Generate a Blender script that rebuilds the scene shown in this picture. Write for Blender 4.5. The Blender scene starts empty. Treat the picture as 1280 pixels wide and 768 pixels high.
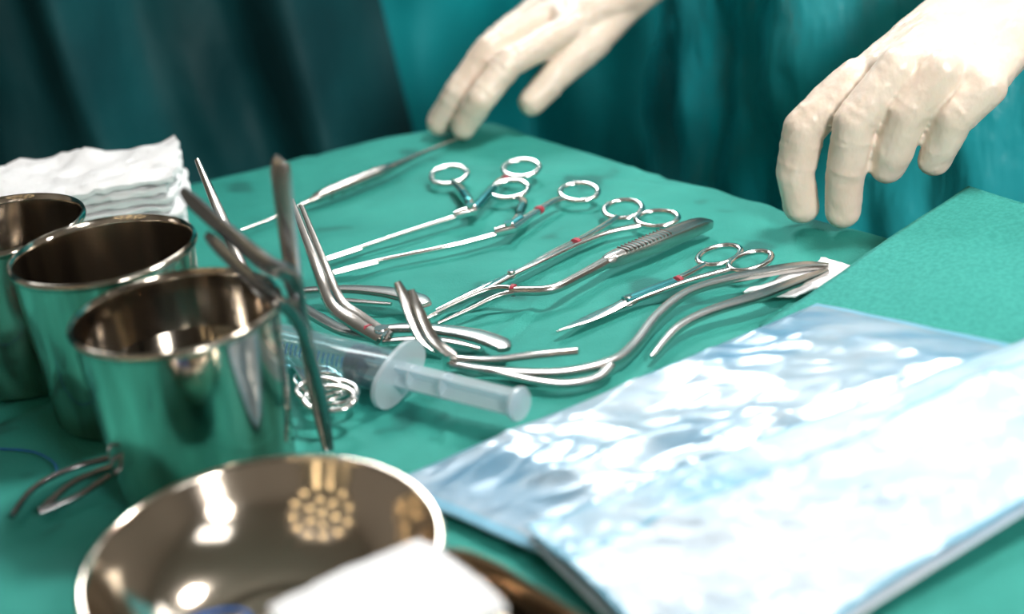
import bpy, bmesh, math, random
from mathutils import Matrix, Vector, noise
random.seed(7)
TZ=0.75
scene=bpy.context.scene
scene.view_settings.view_transform='Standard'
scene.view_settings.look='None'
V=Vector

# ------------------------------------------------------------------ materials
def new_mat(name):
    m=bpy.data.materials.new(name); m.use_nodes=True
    nt=m.node_tree; b=nt.nodes['Principled BSDF']
    return m,nt,b
def add_bump(nt,b,scale,strength,dist=0.001,detail=3,stretch=None,normal_in=None):
    tc=nt.nodes.new('ShaderNodeTexCoord')
    src=tc.outputs['Object']
    if stretch:
        mp=nt.nodes.new('ShaderNodeMapping'); mp.inputs['Scale'].default_value=stretch
        nt.links.new(src,mp.inputs[0]); src=mp.outputs[0]
    n=nt.nodes.new('ShaderNodeTexNoise'); n.inputs['Scale'].default_value=scale; n.inputs['Detail'].default_value=detail
    nt.links.new(src,n.inputs['Vector'])
    bp=nt.nodes.new('ShaderNodeBump'); bp.inputs['Strength'].default_value=strength; bp.inputs['Distance'].default_value=dist
    nt.links.new(n.outputs[0],bp.inputs['Height'])
    if normal_in: nt.links.new(normal_in,bp.inputs['Normal'])
    nt.links.new(bp.outputs[0],b.inputs['Normal'])
    return bp.outputs[0]
def color_noise(nt,b,scale,c1,c2,lo=.35,hi=.65,detail=3,stretch=None,sock=None):
    tc=nt.nodes.new('ShaderNodeTexCoord'); src=tc.outputs['Object']
    if stretch:
        mp=nt.nodes.new('ShaderNodeMapping'); mp.inputs['Scale'].default_value=stretch
        nt.links.new(src,mp.inputs[0]); src=mp.outputs[0]
    n=nt.nodes.new('ShaderNodeTexNoise'); n.inputs['Scale'].default_value=scale; n.inputs['Detail'].default_value=detail
    nt.links.new(src,n.inputs['Vector'])
    r=nt.nodes.new('ShaderNodeValToRGB'); r.color_ramp.elements[0].position=lo; r.color_ramp.elements[1].position=hi
    r.color_ramp.elements[0].color=(*c1,1); r.color_ramp.elements[1].color=(*c2,1)
    nt.links.new(n.outputs[0],r.inputs[0]); nt.links.new(r.outputs[0],sock or b.inputs['Base Color'])
    return r
def simple(name,col,rough=.5,metal=0,bump=None,bump2=None,col2=None,cscale=20,cstretch=None,**kw):
    m,nt,b=new_mat(name)
    b.inputs['Base Color'].default_value=(*col,1); b.inputs['Roughness'].default_value=rough; b.inputs['Metallic'].default_value=metal
    for k,v in kw.items(): b.inputs[k.replace('_',' ')].default_value=v
    if col2: color_noise(nt,b,cscale,col,col2,stretch=cstretch)
    o=None
    if bump: o=add_bump(nt,b,*bump)
    if bump2: add_bump(nt,b,*bump2,normal_in=o)
    return m
M={}
m,nt,b=new_mat('table_drape_cloth'); b.inputs['Roughness'].default_value=.75
b.inputs['Specular IOR Level'].default_value=.35
r=color_noise(nt,b,19,(.012,.15,.128),(.022,.255,.212),.33,.385,2)
e=r.color_ramp.elements.new(.75); e.color=(.034,.315,.262,1)
o=add_bump(nt,b,12,.7,.009,3); add_bump(nt,b,900,.6,.0007,2,normal_in=o)
M['cloth']=m
M['cloth2']=simple('folded_drape_cloth',(.028,.27,.228),.8,bump=(1100,.6,.0006),col2=(.045,.33,.285),cscale=400,Specular_IOR_Level=.3)
M['gown']=simple('gown_fabric',(.0,.24,.28),.28,bump=(9,.7,.03,4,(1.6,1.6,.55)),bump2=(60,.3,.003),col2=(.03,.36,.40),cscale=7)
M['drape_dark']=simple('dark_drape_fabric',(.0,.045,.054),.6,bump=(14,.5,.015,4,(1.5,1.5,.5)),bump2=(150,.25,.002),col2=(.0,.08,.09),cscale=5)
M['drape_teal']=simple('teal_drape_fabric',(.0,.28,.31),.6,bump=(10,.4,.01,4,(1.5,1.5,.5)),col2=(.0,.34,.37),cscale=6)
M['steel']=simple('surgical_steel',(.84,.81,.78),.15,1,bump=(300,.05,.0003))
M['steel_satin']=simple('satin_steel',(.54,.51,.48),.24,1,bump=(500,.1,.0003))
M['steel_dark']=simple('shadow_steel',(.30,.31,.32),.24,1)  # one even, darker grey steel
M['polished']=simple('polished_steel',(.22,.17,.125),.12,1,bump=(22,.25,.003,2,(1,1,.25)),bump2=(300,.05,.0003),col2=(.88,.81,.71),cscale=30,cstretch=(1,1,.12))  # vertical dark and bright streaks paint surrounding reflections into the steel colour
M['bowlsteel']=simple('bowl_steel',(.78,.68,.57),.11,1,bump=(9,.2,.006))
M['red']=simple('red_tape',(.36,.03,.05),.5)
M['teal']=simple('teal_anodised_steel',(.10,.42,.44),.25,1)  # bands of this colour paint the teal cloth's reflection onto handles
M['glove']=simple('latex_glove',(.71,.575,.465),.38,bump=(34,.75,.005,4,(1,1,.6)),bump2=(170,.3,.001),col2=(.80,.67,.56),cscale=30,Subsurface_Weight=.10,Subsurface_Scale=.005)
M['gauze']=simple('white_gauze',(.90,.90,.91),.95,bump=(120,.6,.003),bump2=(900,.8,.001))
M['paper']=simple('pouch_paper',(.44,.58,.70),.32,bump=(16,.7,.012,5),bump2=(60,.5,.003),col2=(.64,.71,.78),cscale=12)
M['paper2']=simple('pouch_tinted_film',(.22,.46,.64),.28,bump=(16,.8,.012,5),bump2=(60,.5,.003),col2=(.64,.74,.82),cscale=18,cstretch=(.6,1.6,1))
M['seal']=simple('blue_seal_strip',(.20,.46,.62),.3,bump=(80,.4,.002))
M['black']=simple('dark_rubber_seal',(.01,.02,.07),.4)
M['blue']=simple('blue_suture',(.0,.09,.35),.5)
M['bluedot']=simple('blue_print',(.04,.15,.35),.5)
M['floor']=simple('vinyl_floor',(.22,.25,.25),.4,col2=(.26,.28,.28),cscale=3)
M['wall']=simple('painted_wall',(.46,.40,.34),.8,bump=(200,.1,.001))
M['ceil']=simple('ceiling_paint',(.56,.52,.46),.9,bump=(200,.1,.001))
M['white']=simple('white_enamel',(.35,.30,.26),.35,bump=(200,.02,.001))
M['skin']=simple('skin',(.62,.40,.30),.5,bump=(300,.1,.001),Subsurface_Weight=.1)
M['mask']=simple('mask_fabric',(.35,.62,.68),.8,bump=(400,.3,.001))
M['leg']=simple('table_frame_steel',(.5,.5,.5),.3,1,bump=(300,.05,.0003))
def film(name,tint,gl,rough,bs=None,white=0.0,dif=(.9,.95,1),stretch=(1,1,1),shade_col=None):
    m=bpy.data.materials.new(name); m.use_nodes=True; nt=m.node_tree; nt.nodes.clear()
    o=nt.nodes.new('ShaderNodeOutputMaterial'); t=nt.nodes.new('ShaderNodeBsdfTransparent'); t.inputs[0].default_value=(*tint,1)
    g=nt.nodes.new('ShaderNodeBsdfGlossy'); g.inputs['Roughness'].default_value=rough; g.inputs[0].default_value=(1,1,1,1)
    d=nt.nodes.new('ShaderNodeBsdfDiffuse'); d.inputs[0].default_value=(*dif,1)
    a=nt.nodes.new('ShaderNodeMixShader'); a.inputs[0].default_value=white
    c=nt.nodes.new('ShaderNodeMixShader'); c.inputs[0].default_value=gl
    nt.links.new(t.outputs[0],a.inputs[1]); nt.links.new(d.outputs[0],a.inputs[2])
    nt.links.new(a.outputs[0],c.inputs[1]); nt.links.new(g.outputs[0],c.inputs[2]); nt.links.new(c.outputs[0],o.inputs[0])
    if shade_col: color_noise(nt,None,18,shade_col,dif,.40,.56,4,(.6,1.5,1),d.inputs[0])
    if bs:
        tc=nt.nodes.new('ShaderNodeTexCoord'); n=nt.nodes.new('ShaderNodeTexNoise'); n.inputs['Scale'].default_value=bs[0]; n.inputs['Detail'].default_value=4
        mp=nt.nodes.new('ShaderNodeMapping'); mp.inputs['Rotation'].default_value=(0,0,-.5); mp.inputs['Scale'].default_value=stretch
        bp=nt.nodes.new('ShaderNodeBump'); bp.inputs['Strength'].default_value=bs[1]; bp.inputs['Distance'].default_value=bs[2]
        nt.links.new(tc.outputs['Object'],mp.inputs[0]); nt.links.new(mp.outputs[0],n.inputs['Vector']); nt.links.new(n.outputs[0],bp.inputs['Height'])
        nt.links.new(bp.outputs[0],g.inputs['Normal']); nt.links.new(bp.outputs[0],d.inputs['Normal'])
    return m
M['film']=film('pouch_film',(.70,.88,.96),.24,.30,(14,.5,.008),.38,(.70,.83,.93),(.5,1.7,1),(.20,.48,.68))  # blue noise in the diffuse colour paints shadows into the white film
M['plastic']=film('clear_syringe_plastic',(.80,.93,.95),.16,.06,None,.10,(.75,.9,.95))
M['plunger']=film('frosted_plastic',(.85,.92,.95),.10,.2,None,.40,(.74,.82,.86))
M['water']=film('water_surface',(.5,.5,.45),.45,.03,(30,.2,.002),0)
def emis(name,col,s):
    m=bpy.data.materials.new(name); m.use_nodes=True; nt=m.node_tree; nt.nodes.clear()
    o=nt.nodes.new('ShaderNodeOutputMaterial'); e=nt.nodes.new('ShaderNodeEmission'); e.inputs[0].default_value=(*col,1); e.inputs[1].default_value=s
    nt.links.new(e.outputs[0],o.inputs[0]); return m
M['led_key']=emis('led_lens_cool',(1,.98,.95),390)
M['led_fill']=emis('led_lens_warm',(1,.78,.46),9)
M['panel']=emis('light_panel',(.97,1,1),4.0)

# ------------------------------------------------------------------ mesh helpers (mm above table -> m)
def finish(name,bm,mats,parent=None,mm=True,smooth=True):
    if mm:
        for v in bm.verts: v.co=V((v.co.x*.001,v.co.y*.001,v.co.z*.001+TZ))
    bmesh.ops.recalc_face_normals(bm,faces=bm.faces[:])
    if smooth:
        for f in bm.faces: f.smooth=True
        for e in bm.edges:
            if len(e.link_faces)==2 and e.calc_face_angle(0)>math.radians(50): e.smooth=False
    me=bpy.data.meshes.new(name); bm.to_mesh(me); bm.free()
    for k in mats: me.materials.append(M[k])
    ob=bpy.data.objects.new(name,me); bpy.context.collection.objects.link(ob)
    if parent: ob.parent=parent
    return ob
def empty(name):
    o=bpy.data.objects.new(name,None); bpy.context.collection.objects.link(o); return o
def cr(p0,p1,p2,p3,t):
    return 0.5*((2*p1)+(-p0+p2)*t+(2*p0-5*p1+4*p2-p3)*t*t+(-p0+3*p1-3*p2+p3)*t*t*t)
def sweep(bm,pts,w,t=None,mat=0,seg=10,closed=False,n=5,ex=1.0,up=(0,0,1)):
    N=len(pts); w=w if isinstance(w,(list,tuple)) else [w]*N
    t=w if t is None else t
    t=t if isinstance(t,(list,tuple)) else [t]*N
    K=[(V(p),w[i],t[i]) for i,p in enumerate(pts)]
    S=[]
    rng=N if closed else N-1
    for i in range(rng):
        g=lambda j:(K[j%N] if closed else K[max(0,min(N-1,j))])
        a,b,c,d=g(i-1),g(i),g(i+1),g(i+2)
        for k in range(n):
            u=k/n
            S.append((cr(a[0],b[0],c[0],d[0],u),b[1]+(c[1]-b[1])*u,b[2]+(c[2]-b[2])*u))
    if not closed: S.append(K[-1])
    up=V(up).normalized(); rings=[]; side=None; L=len(S)
    for i,(p,ww,tt) in enumerate(S):
        if closed: T=S[(i+1)%L][0]-S[i-1][0]
        else: T=S[min(L-1,i+1)][0]-S[max(0,i-1)][0]
        T.normalize(); s=T.cross(up)
        if s.length<.05: s=side if side is not None else V((1,0,0))
        s.normalize()
        if side is not None and s.dot(side)<0 and not closed: s=-s
        side=s; nn=s.cross(T).normalized()
        r=[]
        for k in range(seg):
            a=2*math.pi*k/seg; ca,sa=math.cos(a),math.sin(a)
            x=math.copysign(abs(ca)**ex,ca)*ww/2; y=math.copysign(abs(sa)**ex,sa)*tt/2
            r.append(bm.verts.new(p+s*x+nn*y))
        rings.append(r)
    R=len(rings)
    for i in range(R if closed else R-1):
        a,b=rings[i],rings[(i+1)%R]
        for k in range(seg):
            f=bm.faces.new((a[k],a[(k+1)%seg],b[(k+1)%seg],b[k])); f.material_index=mat
    if not closed:
        for r in (rings[0],rings[-1]):
            f=bm.faces.new(r); f.material_index=mat
def ring(bm,c,a=12.5,b=14,ang=0,dz=4,wire=4.2,mat=0,sc=(1,.84,.4)):
    a*=sc[0]; b*=sc[1]; dz*=sc[2]
    c=V(c); d=V((math.cos(ang),math.sin(ang),0)); e=V((-d.y,d.x,0)); P=[]
    for k in range(16):
        f=2*math.pi*k/16; q=d*a*math.cos(f)+e*b*math.sin(f)
        P.append(c+q+V((0,0,dz*q.y/max(a,b))))
    sweep(bm,P,wire,wire*.9,mat,8,True,2)
def lathe(bm,prof,seg=72,mat=0,mx=None,a=1.0):
    rings=[]
    for r,z in prof:
        if r<1e-4: rings.append([bm.verts.new((0,0,z))])
        else: rings.append([bm.verts.new((r*math.cos(2*math.pi*k/seg),r*a*math.sin(2*math.pi*k/seg),z)) for k in range(seg)])
    vs=[v for r in rings for v in r]
    for i in range(len(rings)-1):
        A,B=rings[i],rings[i+1]
        for k in range(seg):
            k2=(k+1)%seg
            if len(A)==1 and len(B)==1: continue
            if len(A)==1: f=bm.faces.new((A[0],B[k2],B[k]))
            elif len(B)==1: f=bm.faces.new((A[k],A[k2],B[0]))
            else: f=bm.faces.new((A[k],A[k2],B[k2],B[k]))
            f.material_index=mat
    if mx:
        for v in vs: v.co=mx@v.co
    return vs
def box(bm,c,s,mat=0,rot=0):
    g=bmesh.ops.create_cube(bm,size=1)['verts']
    mx=Matrix.Translation(c)@Matrix.Rotation(rot,4,'Z')@Matrix.Diagonal((*s,1))
    for v in g: v.co=mx@v.co
    for f in set(f for v in g for f in v.link_faces): f.material_index=mat

# ------------------------------------------------------------------ room (metres)
def quad_obj(name,c,s,mat):
    bm=bmesh.new(); box(bm,c,s); return finish(name,bm,[mat],mm=False,smooth=False)
quad_obj('floor',(0,.8,-.05),(6.2,6.6,.1),'floor')
quad_obj('ceiling',(0,.8,2.95),(6.2,6.6,.1),'ceil')
quad_obj('wall_left',(-3.05,.8,1.45),(.1,6.6,2.9),'wall')
quad_obj('wall_right',(3.05,.8,1.45),(.1,6.6,2.9),'wall')
quad_obj('wall_back',(0,4.05,1.45),(6.0,.1,2.9),'wall')
quad_obj('wall_front',(0,-2.45,1.45),(6.0,.1,2.9),'wall')
quad_obj('baseboard_back',(0,3.99,.05),(6.0,.02,.1),'white')
for c in ((-1.5,-.9),(1.5,-.9),(-1.5,2.6),(1.5,2.6)):
    quad_obj('ceiling_light_panel',(c[0],c[1],2.885),(1.2,.6,.03),'panel')  # unseen glowing panels added to raise the ambient light

# ------------------------------------------------------------------ table with drape
def rounded(corners,rads,step=8):
    out=[];n=len(corners)
    for i in range(n):
        p=V(corners[i]);a=(V(corners[i-1])-p).normalized();b=(V(corners[(i+1)%n])-p).normalized()
        r=rads[i]; s=p+a*r;e=p+b*r
        for k in range(9):
            t=k/8; out.append(s*(1-t)**2+p*2*t*(1-t)+e*t*t)
    res=[]
    m=len(out)
    for i in range(m):
        a,b=out[i],out[(i+1)%m]; d=(b-a).length; q=max(1,int(d/step))
        for k in range(q): res.append(a.lerp(b,k/q))
    return res
def fbm(x,y,z=0,o=3):
    s=0;a=1
    for i in range(o): s+=a*noise.noise(V((x,y,z))); x*=2.1;y*=2.1;z*=2.1;a*=.5
    return s
tcorn=[(-10,1294),(668,350),(-330,40),(-870,1030)]
outl=rounded(tcorn,[22,40,40,40],8)
n=len(outl); cen=V((-40,790))
bm=bmesh.new(); rings=[]
nor=[]
for i in range(n):
    d=(outl[(i+2)%n]-outl[i-2]).normalized(); q=V((d.y,-d.x)); 
    if q.dot(outl[i]-cen)<0:q=-q
    nor.append(q)
R=220
cv=bm.verts.new((cen.x,cen.y,0))
CRE=((.58,-.81,-560,2.4),(.96,.29,-170,2.2),(.58,-.81,-880,2.2),(.9,-.43,-395,2.0),(.2,.98,905,2.0),(.99,-.1,60,1.8),(.5,.86,1010,2.0),(-.1,.99,660,2.0),(.85,.52,700,1.8))
def topz(x,y):
    z=3.6*fbm(x/130,y/130,3,3)
    w=9*fbm(x/90,y/90,8,2)
    for (a,b,c,h) in CRE:
        dd=a*x+b*y-c+w; g=.5+.5*fbm(x/120,y/120,c*.01,1)
        z+=h*g*(math.exp(-(dd/5)**2)-.9*math.exp(-((dd-8)/6)**2))
    return min(z,1.9)-1.9
for k in range(1,R+1):
    f=(k/R)**.9; rr=[]
    for p in outl:
        q=cen+(p-cen)*f
        rr.append(bm.verts.new((q.x,q.y,topz(q.x,q.y))))
    rings.append(rr)
for k in range(1,7):
    a=math.pi/2*k/6; rr=[]
    for i,p in enumerate(outl):
        q=p+nor[i]*12*math.sin(a); rr.append(bm.verts.new((q.x,q.y,topz(p.x,p.y)-12*(1-math.cos(a)))))
    rings.append(rr)
for k in range(1,22):
    z=-12-22*k; rr=[]
    for i,p in enumerate(outl):
        amp=min(1,k/14)**1.2
        s=i/n*2*math.pi
        o=14+amp*(22*(.6+math.sin(s*31+2*math.sin(s*5)))+14*fbm(p.x/60,p.y/60,k*.05,2))+k*.8
        q=p+nor[i]*o; rr.append(bm.verts.new((q.x,q.y,z)))
    rings.append(rr)
for i in range(n): bm.faces.new((cv,rings[0][i],rings[0][(i+1)%n]))
for k in range(len(rings)-1):
    for i in range(n): bm.faces.new((rings[k][i],rings[k][(i+1)%n],rings[k+1][(i+1)%n],rings[k+1][i]))
table=empty('draped_instrument_table')
finish('drape',bm,['cloth'],table)
bm=bmesh.new()
for c in ((-20,1150),(520,380),(-280,150),(-720,1000)):
    box(bm,(c[0],c[1],-390),(30,30,720))
vs=[bm.verts.new((p[0]*.97-1,p[1]*.97+24,-14)) for p in tcorn]; vs2=[bm.verts.new((p[0]*.97-1,p[1]*.97+24,-30)) for p in tcorn]
bm.faces.new(vs); bm.faces.new(vs2)
for i in range(4): bm.faces.new((vs[i],vs[(i+1)%4],vs2[(i+1)%4],vs2[i]))
finish('frame',bm,['leg'],table,smooth=False)

# ------------------------------------------------------------------ hanging drapes
def hang(name,x0,x1,y0,y1,z0,z1,mat,freq,amp,seed):
    bm=bmesh.new(); nx,nz=200,60; g=[]
    for i in range(nx+1):
        col=[]
        for j in range(nz+1):
            u=i/nx;v=j/nz; x=x0+(x1-x0)*u; z=z0+(z1-z0)*v
            y=y0+(y1-y0)*u
            ph=u*freq+.8*fbm(u*3,v*1.2,seed,1)
            y+=amp*(math.sin(ph*2*math.pi)+.4*math.sin(ph*4.3*math.pi+seed))+.03*fbm(u*7,v*4,seed+4,3)
            x+=.04*math.sin(v*3+seed)+.05*(1-v)*(u-.5)
            col.append(bm.verts.new((x,y,z)))
        g.append(col)
    for i in range(nx):
        for j in range(nz): bm.faces.new((g[i][j],g[i+1][j],g[i+1][j+1],g[i][j+1]))
    return finish(name,bm,[mat],mm=False)
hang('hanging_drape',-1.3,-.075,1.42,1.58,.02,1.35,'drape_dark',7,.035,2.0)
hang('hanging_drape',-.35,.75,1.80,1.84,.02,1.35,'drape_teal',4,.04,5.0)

# ------------------------------------------------------------------ steel beakers
def beaker(x,y,h=90,r0=44,r1=49,liquid=None):
    bm=bmesh.new()
    prof=[(0,1.5),(r0-6,1.5),(r0-4,0),(r0-1.5,.6),(r0,3),(r0+(r1-r0)*.5,h*.5),(r1,h-4),(r1+1.6,h-3.2),(r1+2.2,h-1.4),(r1+1.6,h),(r1,h+.5),(r1-1,h-.6),(r1-1.4,h-4),(r0+(r1-r0)*.5-1.2,h*.5),(r0-1.2,5),(r0-4,3),(0,3)]
    lathe(bm,prof,96,0,Matrix.Translation((x,y,0)))
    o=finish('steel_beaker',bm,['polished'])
    if liquid:
        bm=bmesh.new(); lathe(bm,[(0,liquid),(r0+(r1-r0)*liquid/h-1.3,liquid)],64,0,Matrix.Translation((x,y,0)))
        finish('water',bm,['water'],o)
    return o
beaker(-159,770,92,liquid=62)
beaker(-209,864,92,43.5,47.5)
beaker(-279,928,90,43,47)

# ------------------------------------------------------------------ instruments
bm=bmesh.new()
sweep(bm,[(-174,1101,4),(-151,1119,4),(-130,1138,5),(-122,1144,6),(-100,1160,7),(-80,1177,7),(-69,1190,6),(-50,1213,5),(-32,1231,4),(-19,1246,3)],[1.8,2.6,4,8,9,9,6,3.4,2.4,1.6])
for k in range(5):
    p=V((-116,1148,6.4)).lerp(V((-86,1172,7)),k/4); q=p+V((2.2,1.7,0)); sweep(bm,[p,q],9.6,9.6)
finish('dental_probe',bm,['steel_satin'])

def nose_forceps(shaft,joint,h1,h2,r1,r2,ws=(3,4.6),taped=None,teal_refl=None,name='nasal_forceps'):
    bm=bmesh.new(); N=len(shaft)
    sweep(bm,shaft,[ws[0]+(ws[1]-ws[0])*i/(N-1) for i in range(N)],[2.5+2*i/(N-1) for i in range(N)])
    sh=[(p[0]+1.5,p[1]-2.0,p[2]-.5) for p in shaft[:2]]
    sweep(bm,sh,2.6,2.2)
    sweep(bm,[V(shaft[-2])+V((0,0,1.5)),V(joint)+V((3,1,1.5))],[5,8.5],[6,7],ex=.7)
    lathe(bm,[(0,3),(2.6,3),(2.6,-3),(0,-3)],16,0,Matrix.Translation(V(joint)+V((0,0,3))))
    sweep(bm,[joint]+h1,[7.5]+[5.6]*(len(h1)-1)+[4.4],[5]+[4]*(len(h1)-1)+[3.4],ex=.75)
    sweep(bm,[joint]+h2,[7.5]+[5.6]*(len(h2)-1)+[4.4],[5]+[4]*(len(h2)-1)+[3.4],ex=.75)
    ring(bm,*r1); ring(bm,*r2)
    if taped:
        a,b=V(taped[0]),V(taped[1]); sweep(bm,[a,b],6.6,5.2,mat=1,ex=.75)
    for s in (teal_refl or []): sweep(bm,[V(q) for q in s],6.3,5,mat=2,ex=.7)
    return finish(name,bm,['steel','red','teal'])
nose_forceps([(-116,1031,4),(-92,1044,4),(-55,1062,5),(-30,1072,6),(-19,1075,7)],(-19,1075,7),
  [(-20,1099,7),(-25,1122,7),(-30,1141,6)],[(-8,1097,8),(1,1122,8),(9,1136,7)],((-32,1152,7),12.5,15,.1,5),((18,1145,8),12.5,14,-.5,5),
  taped=((5,1128,7.5),(6.5,1130,7.5)),teal_refl=[[(-16,1080,7.6),(-9,1095,8.4),(-3,1111,8.4)],[(-20,1097,7.4),(-23,1113,7.4)]])
nose_forceps([(-108,1009,4),(-81,1018,4),(-35,1025,5),(-5,1033,6),(4,1035,7)],(4,1035,7),
  [(13,1062,7),(16,1082,7),(12,1096,6)],[(20,1055,8),(35,1073,8),(44,1080,7)],((8,1106,8),12.5,14,.1,5),((53,1085,8),13,13.5,-.7,5),
  taped=((24,1060,8.2),(26,1062.5,8.2)),teal_refl=[[(-2,1034,8),(6,1041,8),(13,1049,8.4)],[(12,1060,7.5),(15,1074,7.5)]])
def scissors(b1,b2,piv,s1,s2,r1,r2,wb=6,tape=None,teal_refl=None,name='surgical_scissors',mat='steel'):
    bm=bmesh.new()
    sweep(bm,b1+[piv],[1.2]+[wb*.75]*(len(b1)-1)+[wb],[1.5]*len(b1)+[2.5],ex=.7)
    sweep(bm,b2+[V(piv)+V((0,0,1))],[1.2]+[wb*.75]*(len(b2)-1)+[wb],[1.5]*len(b2)+[2.5],ex=.7)
    sweep(bm,[piv]+s1,[wb]+[4.8]*len(s1),[3]+[3.6]*len(s1),ex=.8)
    sweep(bm,[V(piv)+V((0,0,1))]+s2,[wb]+[4.8]*len(s2),[3]+[3.6]*len(s2),ex=.8)
    lathe(bm,[(0,4),(2,4),(2.6,3),(2.6,-1),(0,-1)],18,0,Matrix.Translation(piv))
    ring(bm,*r1); ring(bm,*r2)
    if tape: sweep(bm,tape,7.2,6.2,mat=1,ex=.75)
    if teal_refl: sweep(bm,teal_refl,8.2,5.2,mat=2,ex=.6)
    return finish(name,bm,[mat,'red','teal'])
scissors([(-44,934,3),(-17,957,4)],[(-50,922,3),(-22,946,4)],(2,968,4),
  [(28,991,6),(45,1006,6),(60,1021,6),(73,1037,6)],[(30,988,6),(46,1001,6),(66,1013,6),(85,1018,6)],
  ((78,1047,7),12,13.5,.1,5),((97,1024,7),13,12,-.2,4),tape=[(43,1002,6),(45,1004,6)])
bm=bmesh.new()
sweep(bm,[(-52,923,2.5),(-32,934,6),(-10,942,9),(6,935,9)],[1.6,3,4,4.5],[2,3,3,4])
sweep(bm,[(-43,916,2.5),(-25,924,5),(-8,932,8),(6,933,9)],[1.6,3,4,4.5],[2,3,3,4])
sweep(bm,[(0,935,9),(6,933,9),(24,930,9),(42,944,9),(60,961,9)],[5.5,6,6,6.5,8],[5,5.5,5.5,6,7],ex=.8)
sweep(bm,[(58,959,9),(66,965,9),(91,981,9),(118,1001,8),(127,1008,6)],[7,12,15,14,8],[7,9,10,9,6],ex=.6)
for k in range(13):
    p=V((70,966,0)).lerp(V((98,986,0)),k/12); d=V((.6,.42,0)).normalized(); s=V((-d.y,d.x,0))
    sweep(bm,[p-s*5.5+V((0,0,13.6)),p+s*5.5+V((0,0,13.6))],1.0,1.0,n=1,seg=6)
sweep(bm,[(1,936,9),(3,935,9)],7.0,7.0,mat=1,ex=.8)
finish('bayonet_forceps',bm,['steel_satin','red'])
scissors([(23,885,2.5),(44,899,3)],[(24,884,3.5),(47,896,4)],(66,909,4.5),
  [(98,930,6),(116,946,6)],[(101,924,6),(129,934,6)],((125,954,7),14,11.5,.5,4),((141,940,7),14,10.5,.5,4),wb=9,
  tape=[(96,926,5.8),(98,927.5,5.8)],teal_refl=[(64,908,5.5),(80,917,5.8),(94,925,5.8)])
bm=bmesh.new()
sweep(bm,[(182,917,8),(170,921,8),(148,920,8),(119,914,8),(98,903,8),(79,880,7),(63,850,6),(49,833,6),(21,829,5),(-12,840,5),(-38,857,5)],[3,8,9,8,7,6.5,6.5,7,7,6,4],[3,4,4,4,4,4,4,4,4,4,3],ex=.5)
sweep(bm,[(180,913,7),(160,902,7),(137,888,8),(107,875,8),(87,860,7),(70,834,5)],[4,9,10,8,6,3],[3,4,4,4,4,2],ex=.5)
finish('tissue_forceps',bm,['steel_satin'])
bm=bmesh.new()
sweep(bm,[(-128,976,8),(-112,974,8),(-92,968,8),(-70,956,8),(-54,941,8),(-49,932,8)],[6,7,8,11,12,7],[3,3,3.5,4,4,3],ex=.6)
sweep(bm,[(-126,972,6),(-124,955,8),(-118,943,8),(-109,928,8),(-96,910,8),(-77,894,8)],[4,6,7.5,8,8,7],4,ex=.6)
sweep(bm,[(-112,968,5),(-92,957,5),(-70,946,5)],[3,5,3],2,ex=.6)
sweep(bm,[(-75,892,8),(-90,905,15),(-101,913,24),(-108,931,42),(-121,979,65)],[8,9,8,6.5,3],[5,5,5,4,2],ex=.7,up=(.3,-.6,.7))
sweep(bm,[(-70,894,8),(-85,908,15),(-96,917,23),(-103,934,39),(-116,978,61)],[7,8,7,5,3],[4,4,4,3,2],ex=.7,up=(.3,-.6,.7))
sweep(bm,[(-80,903,9),(-60,901,9),(-40,894,8),(-22,882,8),(-9,867,8),(-7,859,8)],[6,8,9,11.5,12,7],[4,4,4,4,4,3],ex=.6)
sweep(bm,[(-74,893,6),(-52,890,6),(-34,880,6),(-20,869,5)],[5,6,6,3],3,ex=.6)
lathe(bm,[(0,13),(4,13),(4.6,12),(4.6,3),(0,3)],20,1,Matrix.Translation((-74,897,0)))
sweep(bm,[(-84,902,11),(-81,899,11)],9,7,mat=2)
finish('nasal_speculum',bm,['steel_satin','steel','red'])
bm=bmesh.new()
sweep(bm,[(-60,878,47),(-56,872,36),(-50,865,19),(-38,862,8)],[4,8,9,7],[3,4,4.5,5],ex=.7,up=(.3,-.6,.7))
sweep(bm,[(-53,876,42),(-50,868,32),(-44,862,17),(-34,857,8)],[4,7,8,6],[3,3,3.5,4],ex=.7,up=(.3,-.6,.7))
sweep(bm,[(-40,863,6),(-16,853,6),(10,844,10),(32,838,12)],[5,6,6,5],3.5,ex=.7)
sweep(bm,[(-36,855,5),(-14,840,5),(6,824,5),(24,815,5),(40,818,5),(48,828,6)],[5,5.5,6,7,7,5],3.5,ex=.7)
lathe(bm,[(0,10),(4,10),(4,2),(0,2)],20,1,Matrix.Translation((-37,859,0)))
finish('nasal_speculum',bm,['steel_satin','steel'])
bm=bmesh.new()
sweep(bm,[(-101,802,149),(-102,801,143),(-104,798,98),(-104,799,54),(-104,793,25),(-101,780,2)],[6,10.5,9,7,5.5,4],[3,4.5,4.5,4.5,4,3],ex=.8,up=(-.2,-1,.1))
finish('wire_retractor',bm,['steel_satin'])
bm=bmesh.new()
sweep(bm,[(-151,806,139),(-146,801,134),(-132,787,124),(-112,771,109),(-102,772,100),(-101,776,70),(-99,784,25),(-99,780,2)],[4,8,8.5,9,9,7,5,4],[2,3.5,4,5,5,4,4,3],ex=.6,up=(-.2,-1,.1))
sweep(bm,[(-140,786,122),(-134,780,117),(-116,768,98),(-104,771,82),(-100,776,60)],[4,7,7.5,7,4],[2,4,4,4,3],ex=.6,up=(-.2,-1,.1))
lathe(bm,[(0,3.5),(3,3.5),(3,-3.5),(0,-3.5)],18,0,Matrix.Translation((-103,772,88))@Matrix.Rotation(math.radians(90),4,'X'))
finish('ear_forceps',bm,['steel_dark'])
bm=bmesh.new()
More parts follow.
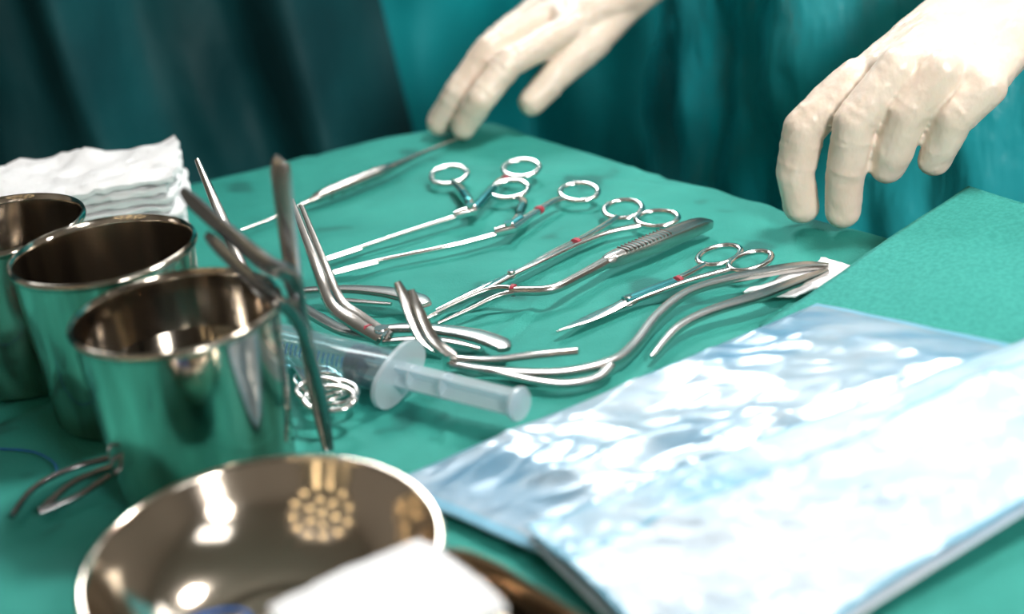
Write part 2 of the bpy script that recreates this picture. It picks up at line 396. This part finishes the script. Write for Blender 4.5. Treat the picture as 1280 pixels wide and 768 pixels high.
sweep(bm,[(-174,994,92),(-162,967,65),(-148,931,38),(-138,918,6),(-130,905,2.5),(-118,885,2.5)],[3,7,7,6,5,4],[2.5,4,4,4,4,3],ex=.7,up=(.4,-.5,.7))
finish('tissue_retractor',bm,['steel_satin'])
for k,(c,e,h) in enumerate((((-104,848),(-128,905),4),((-99,830),(-122,880),9),((-99,813),(-118,860),14))):
    bm=bmesh.new(); fs=(1,1,1)
    ring(bm,(c[0],c[1],h),13.5,9.5,-.3,3,3.8,0,fs)
    ring(bm,(c[0]-6,c[1]+14,h-1),12,9,-.3,3,3.4,0,fs)
    d=V((c[0]-8,c[1]+9,h)); sweep(bm,[d,V((e[0],e[1],max(h-3,2)))],[5,3],[4,2.5],ex=.8)
    d=V((c[0]-12,c[1]+20,h)); sweep(bm,[d,V((e[0]-2,e[1]+2,max(h-3,2)))],[5,3],[4,2.5],ex=.8)
    finish('hemostat',bm,['steel'])
bm=bmesh.new()
sweep(bm,[(-253,750,3),(-247,774,4),(-232,790,4),(-212,797,4)],[4,3.5,3.5,5],[3,3,3,4])
sweep(bm,[(-240,752,3),(-229,773,4),(-218,783,4),(-208,788,4)],[5,4,4,5],[3,3,3,4])
sweep(bm,[(-240,752,3),(-223,760,4),(-209,776,5)],[5,4,4],[3,3,3])
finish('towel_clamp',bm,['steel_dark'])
for a in ((-302,913,122,-266,950,20),(-310,903,116,-272,945,14)):
    bm=bmesh.new()
    p,q=V(a[:3]),V(a[3:]); s=V((0,3,2))
    for sg_ in (1,-1):
        sweep(bm,[p,p.lerp(q,.35)+s*sg_,q+s*sg_*.3],[9,8,3],[2,2,2],ex=.6,up=(.5,-.5,.7))
    for k in range(9):
        r=p.lerp(q,.10+.02*k); sweep(bm,[r+V((0,-4,4)),r+V((0,5,3.4))],1,1,n=1,seg=6)
    finish('dressing_forceps',bm,['steel'])
bm=bmesh.new()
sweep(bm,[(-330,830,1.2),(-290,832,1.2),(-276,828,1.2),(-257,820,1.2),(-244,806,1.2),(-240,796,1.2)],1.1,1.1,seg=6)
finish('suture_thread',bm,['blue'])

# ------------------------------------------------------------------ syringe
bm=bmesh.new()
ax=(V((-3,784,0))-V((-143,901,0))); L=ax.length; ax.normalize()
mx=Matrix.Translation((-143,901,13))@ax.to_track_quat('Z','Y').to_matrix().to_4x4()
rb=12; bl=102
lathe(bm,[(0,-14),(1.8,-14),(2.3,0),(4,1),(rb-2,2),(rb,5),(rb,bl),(rb-1.1,bl),(rb-1.1,6),(0,4)],40,0,mx)
sl=bl-18
lathe(bm,[(0,sl-17),(2,sl-16),(rb-2.5,sl-12),(rb-1.2,sl-10.5),(rb-1.2,sl-7),(rb-2.2,sl-6),(rb-2.2,sl-4),(rb-1.2,sl-3),(rb-1.2,sl),(0,sl)],32,1,mx)
fl=[]
for k in range(32):
    a=2*math.pi*k/32; ca,sa=math.cos(a),math.sin(a)
    x,y=math.copysign(abs(ca)**.8,ca)*22,math.copysign(abs(sa)**.9,sa)*12.5
    fl.append((x*math.cos(.35)-y*math.sin(.35),x*math.sin(.35)+y*math.cos(.35)))
top=[bm.verts.new(mx@V((x,y,bl))) for x,y in fl]; bot=[bm.verts.new(mx@V((x,y,bl+3))) for x,y in fl]
for F in (top,bot):
    f=bm.faces.new(F); f.material_index=2
for k in range(32):
    f=bm.faces.new((top[k],top[(k+1)%32],bot[(k+1)%32],bot[k])); f.material_index=2
for a in (0,math.pi/2):
    g=bmesh.ops.create_cube(bm,size=1)['verts']
    m2=mx@Matrix.Rotation(a+.5,4,'Z')@Matrix.Translation((0,0,(sl+L)/2))@Matrix.Diagonal((15,1.6,L-sl,1))
    for v in g: v.co=m2@v.co
    for f in set(f for v in g for f in v.link_faces): f.material_index=2
lathe(bm,[(0,L-1),(8.5,L-1),(9,L),(9,L+1.2),(8.5,L+2),(0,L+2)],32,2,mx)
for q in (bl+12,bl+34): lathe(bm,[(0,q),(7,q),(7,q+1.2),(0,q+1.2)],24,2,mx)
for k in range(19):
    z=12+k*3.4; a0,a1=(.0,.9) if k%5==0 else (.0,.5)
    vs=[]
    for j in range(7):
        a=1.2+a0+(a1-a0)*j/6
        for dz in (0,.8): vs.append(bm.verts.new(mx@V(((rb+.12)*math.cos(a+1.2),(rb+.12)*math.sin(a+1.2),z+dz))))
    for j in range(6):
        f=bm.faces.new((vs[2*j],vs[2*j+1],vs[2*j+3],vs[2*j+2])); f.material_index=3
finish('syringe',bm,['plastic','black','plunger','bluedot'])

# ------------------------------------------------------------------ tray, bowl and contents
def tray():
    bm=bmesh.new(); c=V((-53,550)); d=V((.57,-.82)).normalized(); nn=V((.82,.57)).normalized()
    prof=[(0,.8),(60,.8),(66,3),(71,18),(72.5,20),(74,19.5),(74,18),(72,17),(67,1),(60,0),(0,0)]
    rings=[]
    for (r,z) in prof:
        rr=[]
        for k in range(96):
            a=2*math.pi*k/96; ca,sa=math.cos(a),math.sin(a); e=.42
            s=r/72.0
            p=c+d*(math.copysign(abs(ca)**e,ca)*(85*s if r>30 else 0))+nn*(math.copysign(abs(sa)**e,sa)*(72*s if r>30 else 0))
            rr.append(bm.verts.new((p.x,p.y,z)))
        rings.append(rr)
    for i in range(len(rings)-1):
        for k in range(96): bm.faces.new((rings[i][k],rings[i][(k+1)%96],rings[i+1][(k+1)%96],rings[i+1][k]))
    bmesh.ops.remove_doubles(bm,verts=bm.verts[:],dist=.01)
    finish('steel_tray',bm,['bowlsteel'])
tray()
bmx=Matrix.Translation((-112,612,6))@Matrix.Rotation(math.radians(4),4,'X')@Matrix.Scale(.95,4)
bm=bmesh.new()
inner=[(0,5),(10,5),(11,4.2),(22,4.2),(23,5.2),(30,5),(38,6.5),(50,12),(61,22),(69,33),(74,44),(75,45.5)]
outer=[(76.2,46),(77.4,45.4),(77.8,44.4),(77.2,43.6),(75.6,43),(70.5,32),(62,20.5),(50,9.5),(40,3),(36,2.5),(35,0),(33.5,0),(33,3),(0,3)]
lathe(bm,inner+outer,120,0,bmx)
ob=finish('steel_bowl',bm,['bowlsteel'])
def gauze_stack(name,c,size,layers,th,rot,tilt=0,tiltax='X',jit=2.5,puffy=1.1):
    bm=bmesh.new()
    for k in range(layers):
        ox,oy=random.uniform(-jit,jit),random.uniform(-jit,jit); r=random.uniform(-.05,.05)
        nx,ny=26,20; sx,sy=size[0]+random.uniform(-4,4),size[1]+random.uniform(-4,4)
        g0=[];
        for s in (0,1):
            g=[]
            for i in range(nx+1):
                row=[]
                for j in range(ny+1):
                    u=i/nx*2-1;v=j/ny*2-1
                    ed=max(abs(u),abs(v)); puff=1-.45*max(0,(ed-.8)/.2)**2
                    w=1+.03*fbm(u*3,v*3,k*3.1,2)
                    x=u*sx/2*(1-.05*v*v)*w;y=v*sy/2*(1-.05*u*u)*w
                    z=k*th+(th*.5+(th*.5*puff if s else -th*.46*puff))+puffy*fbm(x/18,y/18,c[0]*.1+k*.25+s*.1,3)*((k+s*.8)/layers)
                    p=Matrix.Rotation(r,3,'Z')@V((x+ox,y+oy,z)); row.append(bm.verts.new(p))
                g.append(row)
            for i in range(nx):
                for j in range(ny): bm.faces.new((g[i][j],g[i+1][j],g[i+1][j+1],g[i][j+1]))
            g0.append(g)
        a,b=g0
        bd=[(i,0) for i in range(nx)]+[(nx,j) for j in range(ny)]+[(i,ny) for i in range(nx,0,-1)]+[(0,j) for j in range(ny,0,-1)]
        for q in range(len(bd)):
            i,j=bd[q];i2,j2=bd[(q+1)%len(bd)]
            bm.faces.new((a[i][j],a[i2][j2],b[i2][j2],b[i][j]))
    m=Matrix.Translation(c)@Matrix.Rotation(rot,4,'Z')@Matrix.Rotation(tilt,4,tiltax)
    for v in bm.verts: v.co=m@v.co
    return finish(name,bm,['gauze'])
gauze_stack('gauze_stack',(-286,1130,1),(152,92),9,5.4,.08,jit=4,puffy=6)
gauze_stack('gauze_pad',(-62,560,43),(70,60),3,3.4,.55,.05,puffy=2)
bm=bmesh.new(); ring(bm,(-140,612,15),18,14,.3,3,2.4); ring(bm,(-136,610,17),15,16,.9,-3,2.4)
finish('vessel_loop',bm,['blue'])
def sheet(name,corn,nx,ny,zf,mats,border=0,parent=None,thick=.8,wob=0,bands=(),tint_to=None):
    bm=bmesh.new(); A,B,C,D=[V(c) for c in corn]; g=[]
    for i in range(nx+1):
        row=[]
        for j in range(ny+1):
            u=i/nx;v=j/ny
            p=A.lerp(B,u).lerp(D.lerp(C,u),v)
            if wob:
                p.x+=wob*fbm(u*3,v*3,7,2); p.y+=wob*fbm(u*3+9,v*3,3,2)
            p.z+=zf(u,v,p)
            row.append(bm.verts.new(p))
        g.append(row)
    for i in range(nx):
        for j in range(ny):
            f=bm.faces.new((g[i][j],g[i+1][j],g[i+1][j+1],g[i][j+1]))
            u=(i+.5)/nx;v=(j+.5)/ny
            if tint_to and v<tint_to: f.material_index=2
            if border and (min(v,1-v)<border or min(u,1-u)<border*.5) and len(mats)>1: f.material_index=1
            for (b0,b1) in bands:
                if b0<v<b1: f.material_index=1
    o=finish(name,bm,mats,parent)
    s=o.modifiers.new('t','SOLIDIFY'); s.thickness=thick*.001; s.offset=0
    return o
sheet('gauze_sponge',[(132,906,1.5),(183,942,1.5),(204,912,1.5),(158,892,1.5)],26,20,lambda u,v,p:1.2+1.5*fbm(p.x/14,p.y/14,1)+5*math.sin(u*3.1)*math.sin(v*3.1)*.5,['gauze'],thick=1.5,wob=4)

# ------------------------------------------------------------------ folded drape at right
def fz(u,v,p): return 1.8*fbm(p.x/50,p.y/50,9,2)+3*math.sin(math.pi*u)*math.sin(math.pi*v)
fd=empty('folded_surgical_drape')
sheet('upper_layer',[(131,855,5),(274,957,30),(345,860,24),(250,690,4)],50,50,fz,['cloth2'],thick=1.2,parent=fd)
sheet('lower_layer',[(137,853,3),(270,948,20),(338,856,16),(246,696,2)],40,40,lambda u,v,p:.3*fz(u,v,p)-1,['cloth2'],thick=1.2,parent=fd)
sheet('fold_edge',[(274,957,30),(345,860,24),(338,856,14),(270,948,18)],30,6,lambda u,v,p:0,['cloth2'],thick=1,parent=fd)

# ------------------------------------------------------------------ sterilization pouches
pa=empty('sterilization_pouch')
ca=[(-72,735,3),(163,857,13),(258,748,22),(2,652,5)]
def crinkle(p,s,a):
    x=p.x*.88+p.y*.47; y=-p.x*.47+p.y*.88
    n1=noise.noise(V((x/(s*2.4),y/s,1.7))); n2=noise.noise(V((x/(s*1.3)+3,y/(s*.55),5.7))); n3=noise.noise(V(((x+y)/(s*.7)+3,(x-y)/(s*1.9),8.7)))
    return a*(1-abs(n1)*2.4)+a*.35*(1-abs(n2)*2.4)+a*.4*(1-abs(n3)*2.4)
sheet('paper_back',ca,60,36,lambda u,v,p:1.0*fbm(p.x/50,p.y/50,2,2),['paper'],parent=pa,thick=.3)
sheet('clear_film',ca,240,120,lambda u,v,p:1.0*fbm(p.x/50,p.y/50,2,2)+.6+min(1,6*min(u,1-u,v,1-v))*(8.5+crinkle(p,30,2.6)),['film','seal'],border=.045,parent=pa,thick=.12)
def onA(u,v,z=2.2):
    A,B,C,D=[V(c) for c in ca]; p=A.lerp(B,u).lerp(D.lerp(C,u),v); return p+V((0,0,z))
bm=bmesh.new()
for (u0,v0,u1,v1) in ((.25,.35,.78,.5),(.25,.5,.78,.42)):
    sweep(bm,[onA(u0,v0),onA((u0+u1)/2,(v0+v1)/2),onA(u1,v1)],[3,8,8],[2,3,3])
ring(bm,onA(.83,.56,2.6),12,10,.5,0,4.5); ring(bm,onA(.82,.34,2.6),12,10,.5,0,4.5)
sweep(bm,[onA(.12,.62),onA(.4,.7),onA(.7,.74)],[3,10,14],[2,3,3])
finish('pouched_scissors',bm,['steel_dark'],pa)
bm=bmesh.new()
ring(bm,onA(.50,.28,2.6),12,13,.6,0,4.5); ring(bm,onA(.42,.24,2.6),12,12,.6,0,4.5)
sweep(bm,[onA(.5,.38),onA(.3,.5),onA(.14,.42)],[6,7,3],2.6); sweep(bm,[onA(.44,.36),onA(.3,.46),onA(.16,.5)],[6,7,3],2.6)
finish('pouched_clamp',bm,['steel_dark'],pa)
pb=empty('sterilization_pouch')
cb=[(-6,666,13),(262,762,30),(310,705,18),(52,540,4)]
def pbz(u,v,p): return 2.5*fbm(p.x/45,p.y/45,4,3)+5*math.sin(math.pi*min(1,v*1.0))+min(1,5*min(u,1-u,v,1-v))*crinkle(p,34,3.8)
sheet('paper_face',cb,200,120,pbz,['paper','seal','paper2'],border=.022,parent=pb,thick=.5,bands=((.27,.295),),tint_to=.27)
sheet('paper_back',[(a[0],a[1]-3,a[2]-4 if a[2]>6 else 1) for a in cb],60,30,lambda u,v,p:.5*fbm(p.x/45,p.y/45,4,2),['paper'],parent=pb,thick=.3)

# ------------------------------------------------------------------ surgeon
def hull_chain(bm,pts,rad):
    for i in range(len(pts)-1):
        hull(bm,[(pts[i],rad[i]),(pts[i+1],rad[i+1])])
def hull(bm,sph):
    t=bmesh.new()
    for p,r in sph:
        bmesh.ops.create_icosphere(t,subdivisions=3,radius=r,matrix=Matrix.Translation(p))
    h=bmesh.ops.convex_hull(t,input=t.verts[:])
    bmesh.ops.delete(t,geom=list(set([g for g in h['geom_interior']+h['geom_unused'] if isinstance(g,bmesh.types.BMVert)])),context='VERTS')
    me=bpy.data.meshes.new('tmp'); t.to_mesh(me); t.free(); bm.from_mesh(me); bpy.data.meshes.remove(me)
def organic(name,bm,mat,parent,voxel=.0012,it=5,disp=None):
    o=finish(name,bm,[mat],parent,smooth=False)
    r=o.modifiers.new('remesh','REMESH'); r.mode='VOXEL'; r.voxel_size=voxel; r.use_smooth_shade=True
    s=o.modifiers.new('smooth','SMOOTH'); s.factor=.5; s.iterations=it
    for i,dp in enumerate(disp or []):
        tx=bpy.data.textures.new(name+'_t%d'%i,'CLOUDS'); tx.noise_scale=dp[0]
        d=o.modifiers.new('disp','DISPLACE'); d.texture=tx; d.strength=dp[1]; d.mid_level=.5
    return o
def crease(bm,c,axis,r,tube=1.3,skew=.25,ph=0):
    a=axis.normalized(); u=a.orthogonal().normalized(); t=a.cross(u).normalized(); P=[]
    for j in range(16):
        f=2*math.pi*j/16
        P.append(c+(u*math.cos(f)+t*math.sin(f))*r+a*(r*skew*math.sin(f+ph)))
    sweep(bm,P,tube*2,tube*2,closed=True,n=2,seg=6)
def hand(name,fingers,thumb,wrist,fore,parent,tr=[10.5,12,14,16]):
    bm=bmesh.new()
    w=V(wrist[0]); s=V(wrist[1])
    def digit(p,r):
        hull_chain(bm,p,r)
        for i in range(1,len(p)-1):
            for off in (-7,7,10.5):
                q=p[i-1] if off>0 else p[i+1]; seg=(q-p[i]); rq=r[i-1] if off>0 else r[i+1]
                if seg.length<24 : continue
                t_=abs(off)/seg.length; c=p[i]+seg*t_
                crease(bm,c,seg,r[i]+(rq-r[i])*t_-.65,1.25,.12,i*1.3+off)
    for f in fingers:
        digit([V(q) for q in f['p']],f.get('r',[9.8,10.8,11.6,12]))
    tp=[V(q) for q in thumb]; digit(tp,tr)
    mc=[(V(f['p'][-1]),11.8) for f in fingers]
    ws=[(w+s,20),(w-s,20)]
    for i in range(len(mc)-1):
        a=mc[i][0].lerp(w,.08); b=mc[i+1][0].lerp(w,.08)
        hull(bm,[(a,11.6),(b,11.6)]+ws)
    for q,r in mc: hull(bm,[(q,r),(q.lerp(w,.5),14)])
    hull(bm,[(tp[-1],15),(tp[-2],12),(mc[0][0].lerp(w,.1),11)]+ws[:1])
    hull(bm,[(tp[-1],15)]+ws)
    fp=[w]+[V(q) for q in fore]
    for i in range(len(fp)-1):
        hull(bm,[(fp[i]+s,20+3*i),(fp[i]-s,20+3*i),(fp[i+1]+s*1.15,24+3*i),(fp[i+1]-s*1.15,24+3*i)])
    a=(fp[1]-fp[0]).normalized()
    for k in range(7):
        c=w+a*(-4+11*k); rr=20.6+k*.7
        u=s.normalized(); t=a.cross(u).normalized(); P=[]
        for j in range(14):
            f=2*math.pi*j/14
            P.append(c+u*(math.cos(f)*(rr+s.length))+t*math.sin(f)*rr+a*(5*math.sin(f*2+k*1.7)))
        sweep(bm,P,3.8,3.8,closed=True,n=2,seg=6)
    return organic(name,bm,'glove',parent,it=5,disp=[(.020,.0020),(.007,.0005)])
sg=empty('surgeon')
hand('gloved_hand_right',[
 {'p':[(-19,1246,10),(-5,1240,31),(20,1252,53),(62,1276,64)]},
 {'p':[(-37,1264,10),(-20,1261,33),(7,1269,60),(54,1303,70)]},
 {'p':[(-22,1286,16),(-8,1284,38),(14,1290,60),(48,1324,70)]},
 {'p':[(14,1312,26),(18,1318,36),(20,1320,54),(46,1342,66)],'r':[8.6,9.4,10.4,11.5]}],
 [(33,1254,20),(53,1264,35),(82,1282,51),(108,1308,68)],((126,1338,86),(-5,18,2)),[(170,1415,103)],sg)
RL=[11,12,13,13]
hand('gloved_hand_left',[
 {'p':[(184,1003,12),(181,1003,34),(188,1004,62),(222,1009,87)],'r':RL},
 {'p':[(206,988,12),(208,987,34),(214,984,68),(242,988,97)],'r':RL},
 {'p':[(233,984,39),(236,979,50),(243,976,72),(265,976,96)],'r':RL},
 {'p':[(259,976,42),(262,972,52),(268,968,69),(288,968,86)],'r':[9.8,10.8,12,12.4]}],
 [(216,1014,42),(228,1018,54),(248,1032,72),(280,1048,90)],((314,1036,110),(16,-14,0)),[(385,1108,142)],sg)
bm=bmesh.new(); c=V((365,1350)); d=V((.581,-.814)); nn=V((.814,.581)); rings=[]
zs=[-735,-600,-450,-300,-200,-120,-60,0,60,120,180,250,330,400,450,490,520,545]
prof=[(300,205),(295,200),(288,192),(280,182),(274,175),(270,170),(266,165),(262,160),(258,155),(255,150),(252,146),(250,142),(248,138),(238,130),(215,118),(165,100),(95,75),(60,60)]
Z=[];Pf=[]
for i in range(len(zs)-1):
    for k in range(6):
        t=k/6; Z.append(zs[i]+(zs[i+1]-zs[i])*t); Pf.append((prof[i][0]+(prof[i+1][0]-prof[i][0])*t,prof[i][1]+(prof[i+1][1]-prof[i][1])*t))
Z.append(zs[-1]);Pf.append(prof[-1])
NS=260
for z,(a,b) in zip(Z,Pf):
    rr=[]
    am=max(0,min(1,(430-z)/300))
    for k in range(NS):
        f=2*math.pi*k/NS
        fo=1+am*(.05*math.sin(f*11+1.2*math.sin(z/170)+.8*fbm(math.cos(f),z/200,1,2))+.03*math.sin(f*23+z/120+2*fbm(math.cos(f)*2,math.sin(f)*2,z/250,2))+.08*fbm(math.cos(f)*3,math.sin(f)*3,z/130,3))
        p=c+d*(a*math.cos(f)*fo)+nn*(b*math.sin(f)*fo); rr.append(bm.verts.new((p.x,p.y,z)))
    rings.append(rr)
for i in range(len(rings)-1):
    for k in range(NS): bm.faces.new((rings[i][k],rings[i][(k+1)%NS],rings[i+1][(k+1)%NS],rings[i+1][k]))
bm.faces.new(rings[-1])
finish('gown',bm,['gown'],sg)
def sleeve(name,pts,r):
    bm=bmesh.new(); hull_chain(bm,[V(p) for p in pts],r); organic(name,bm,'gown',sg,voxel=.005,it=3,disp=[(.05,.02)])
sleeve('sleeve_right',[(160,1397,99),(215,1530,130),(250,1545,400),(275,1490,470)],[30,48,60,70])
sleeve('sleeve_left',[(372,1094,137),(500,1190,190),(480,1190,400),(455,1225,470)],[33,50,60,70])
bm=bmesh.new(); hc=V((350,1335,700))
lathe(bm,[(0,-125),(35,-120),(58,-95),(70,-55),(76,0),(78,40),(72,80),(50,112),(0,125)],40,0,Matrix.Translation(hc),1.2)
lathe(bm,[(55,-190),(52,-120),(50,-70)],30,0,Matrix.Translation(hc))
lathe(bm,[(82,22),(84,50),(78,88),(54,120),(0,134)],40,1,Matrix.Translation(hc),1.2)
lathe(bm,[(40,-128),(66,-100),(78,-60),(83,-20),(80,-8)],40,2,Matrix.Translation(hc+V((-3,-2,0))),1.2)
finish('head',bm,['skin','gown','mask'],sg)

# ------------------------------------------------------------------ surgical lamps, area lights
def surg_lamp(loc,tgt,led,R=.30,lr=.019,pat=((0,1),(.075,6),(.15,12),(.225,18))):
    lamp=empty('surgical_lamp'); lm=Matrix.Translation(loc)
    k=R/.30
    bm=bmesh.new(); lathe(bm,[(0,.10),(.12,.09),(.27,.05),(.30,.01),(.29,0),(0,0)],64,0)
    aim=(V(tgt)-V(loc)).normalized(); q=(-aim).to_track_quat('Z','Y').to_matrix().to_4x4()
    for v in bm.verts: v.co=lm@q@Matrix.Scale(k,4)@v.co
    finish('lamp_head',bm,['white'],lamp,mm=False)
    bm=bmesh.new()
    for rad,cnt in pat:
        for j in range(cnt):
            a=2*math.pi*j/cnt
            lathe(bm,[(0,-.004),(lr,-.004),(lr,0)],14,0,lm@q@Matrix.Translation((k*rad*math.cos(a),k*rad*math.sin(a),-.001)))
    finish('leds',bm,[led],lamp,mm=False)
    bm=bmesh.new(); p=V(loc); sweep(bm,[p-aim*.08,p-aim*.2+V((0,0,.1)),V((p.x,p.y,2.9))],.05,.05); finish('arm',bm,['white'],lamp,mm=False)
surg_lamp((.62,1.15,2.2),(.15,.9,.75),'led_key',.17,.0125)
surg_lamp((-.72,.08,1.42),(-.10,.65,.78),'led_fill',.44,.020,((0,1),(.12,6),(.24,12)))
def area(name,loc,tgt,size,e,col=(1,1,1),spread=180):
    l=bpy.data.lights.new(name,'AREA'); l.shape='DISK'; l.size=size; l.energy=e; l.color=col; l.spread=math.radians(spread)
    o=bpy.data.objects.new(name,l); bpy.context.collection.objects.link(o); o.location=loc
    o.rotation_euler=(V(tgt)-V(loc)).to_track_quat('-Z','Y').to_euler()
area('back_light',(-.1,2.6,2.3),(.1,.95,.75),.5,24,(.95,.98,1))
area('front_light',(.9,-.9,1.9),(.33,1.35,.72),.5,4.0,(1,.98,.95),50)  # unseen fill added to brighten the front of the gown
w=bpy.data.worlds.new('w'); scene.world=w; w.use_nodes=True; w.node_tree.nodes['Background'].inputs[0].default_value=(.5,.5,.5,1)

# ------------------------------------------------------------------ camera
cam=bpy.data.cameras.new('camera'); co=bpy.data.objects.new('camera',cam); bpy.context.collection.objects.link(co)
cam.sensor_width=36; cam.lens=61.875
co.matrix_world=Matrix.Translation((0,0,TZ+.415))@(Matrix.Rotation(math.radians(66),4,'X')@Matrix.Rotation(math.radians(-7),4,'Z'))
cam.dof.use_dof=True; cam.dof.focus_distance=1.03; cam.dof.aperture_fstop=3.8
scene.camera=co
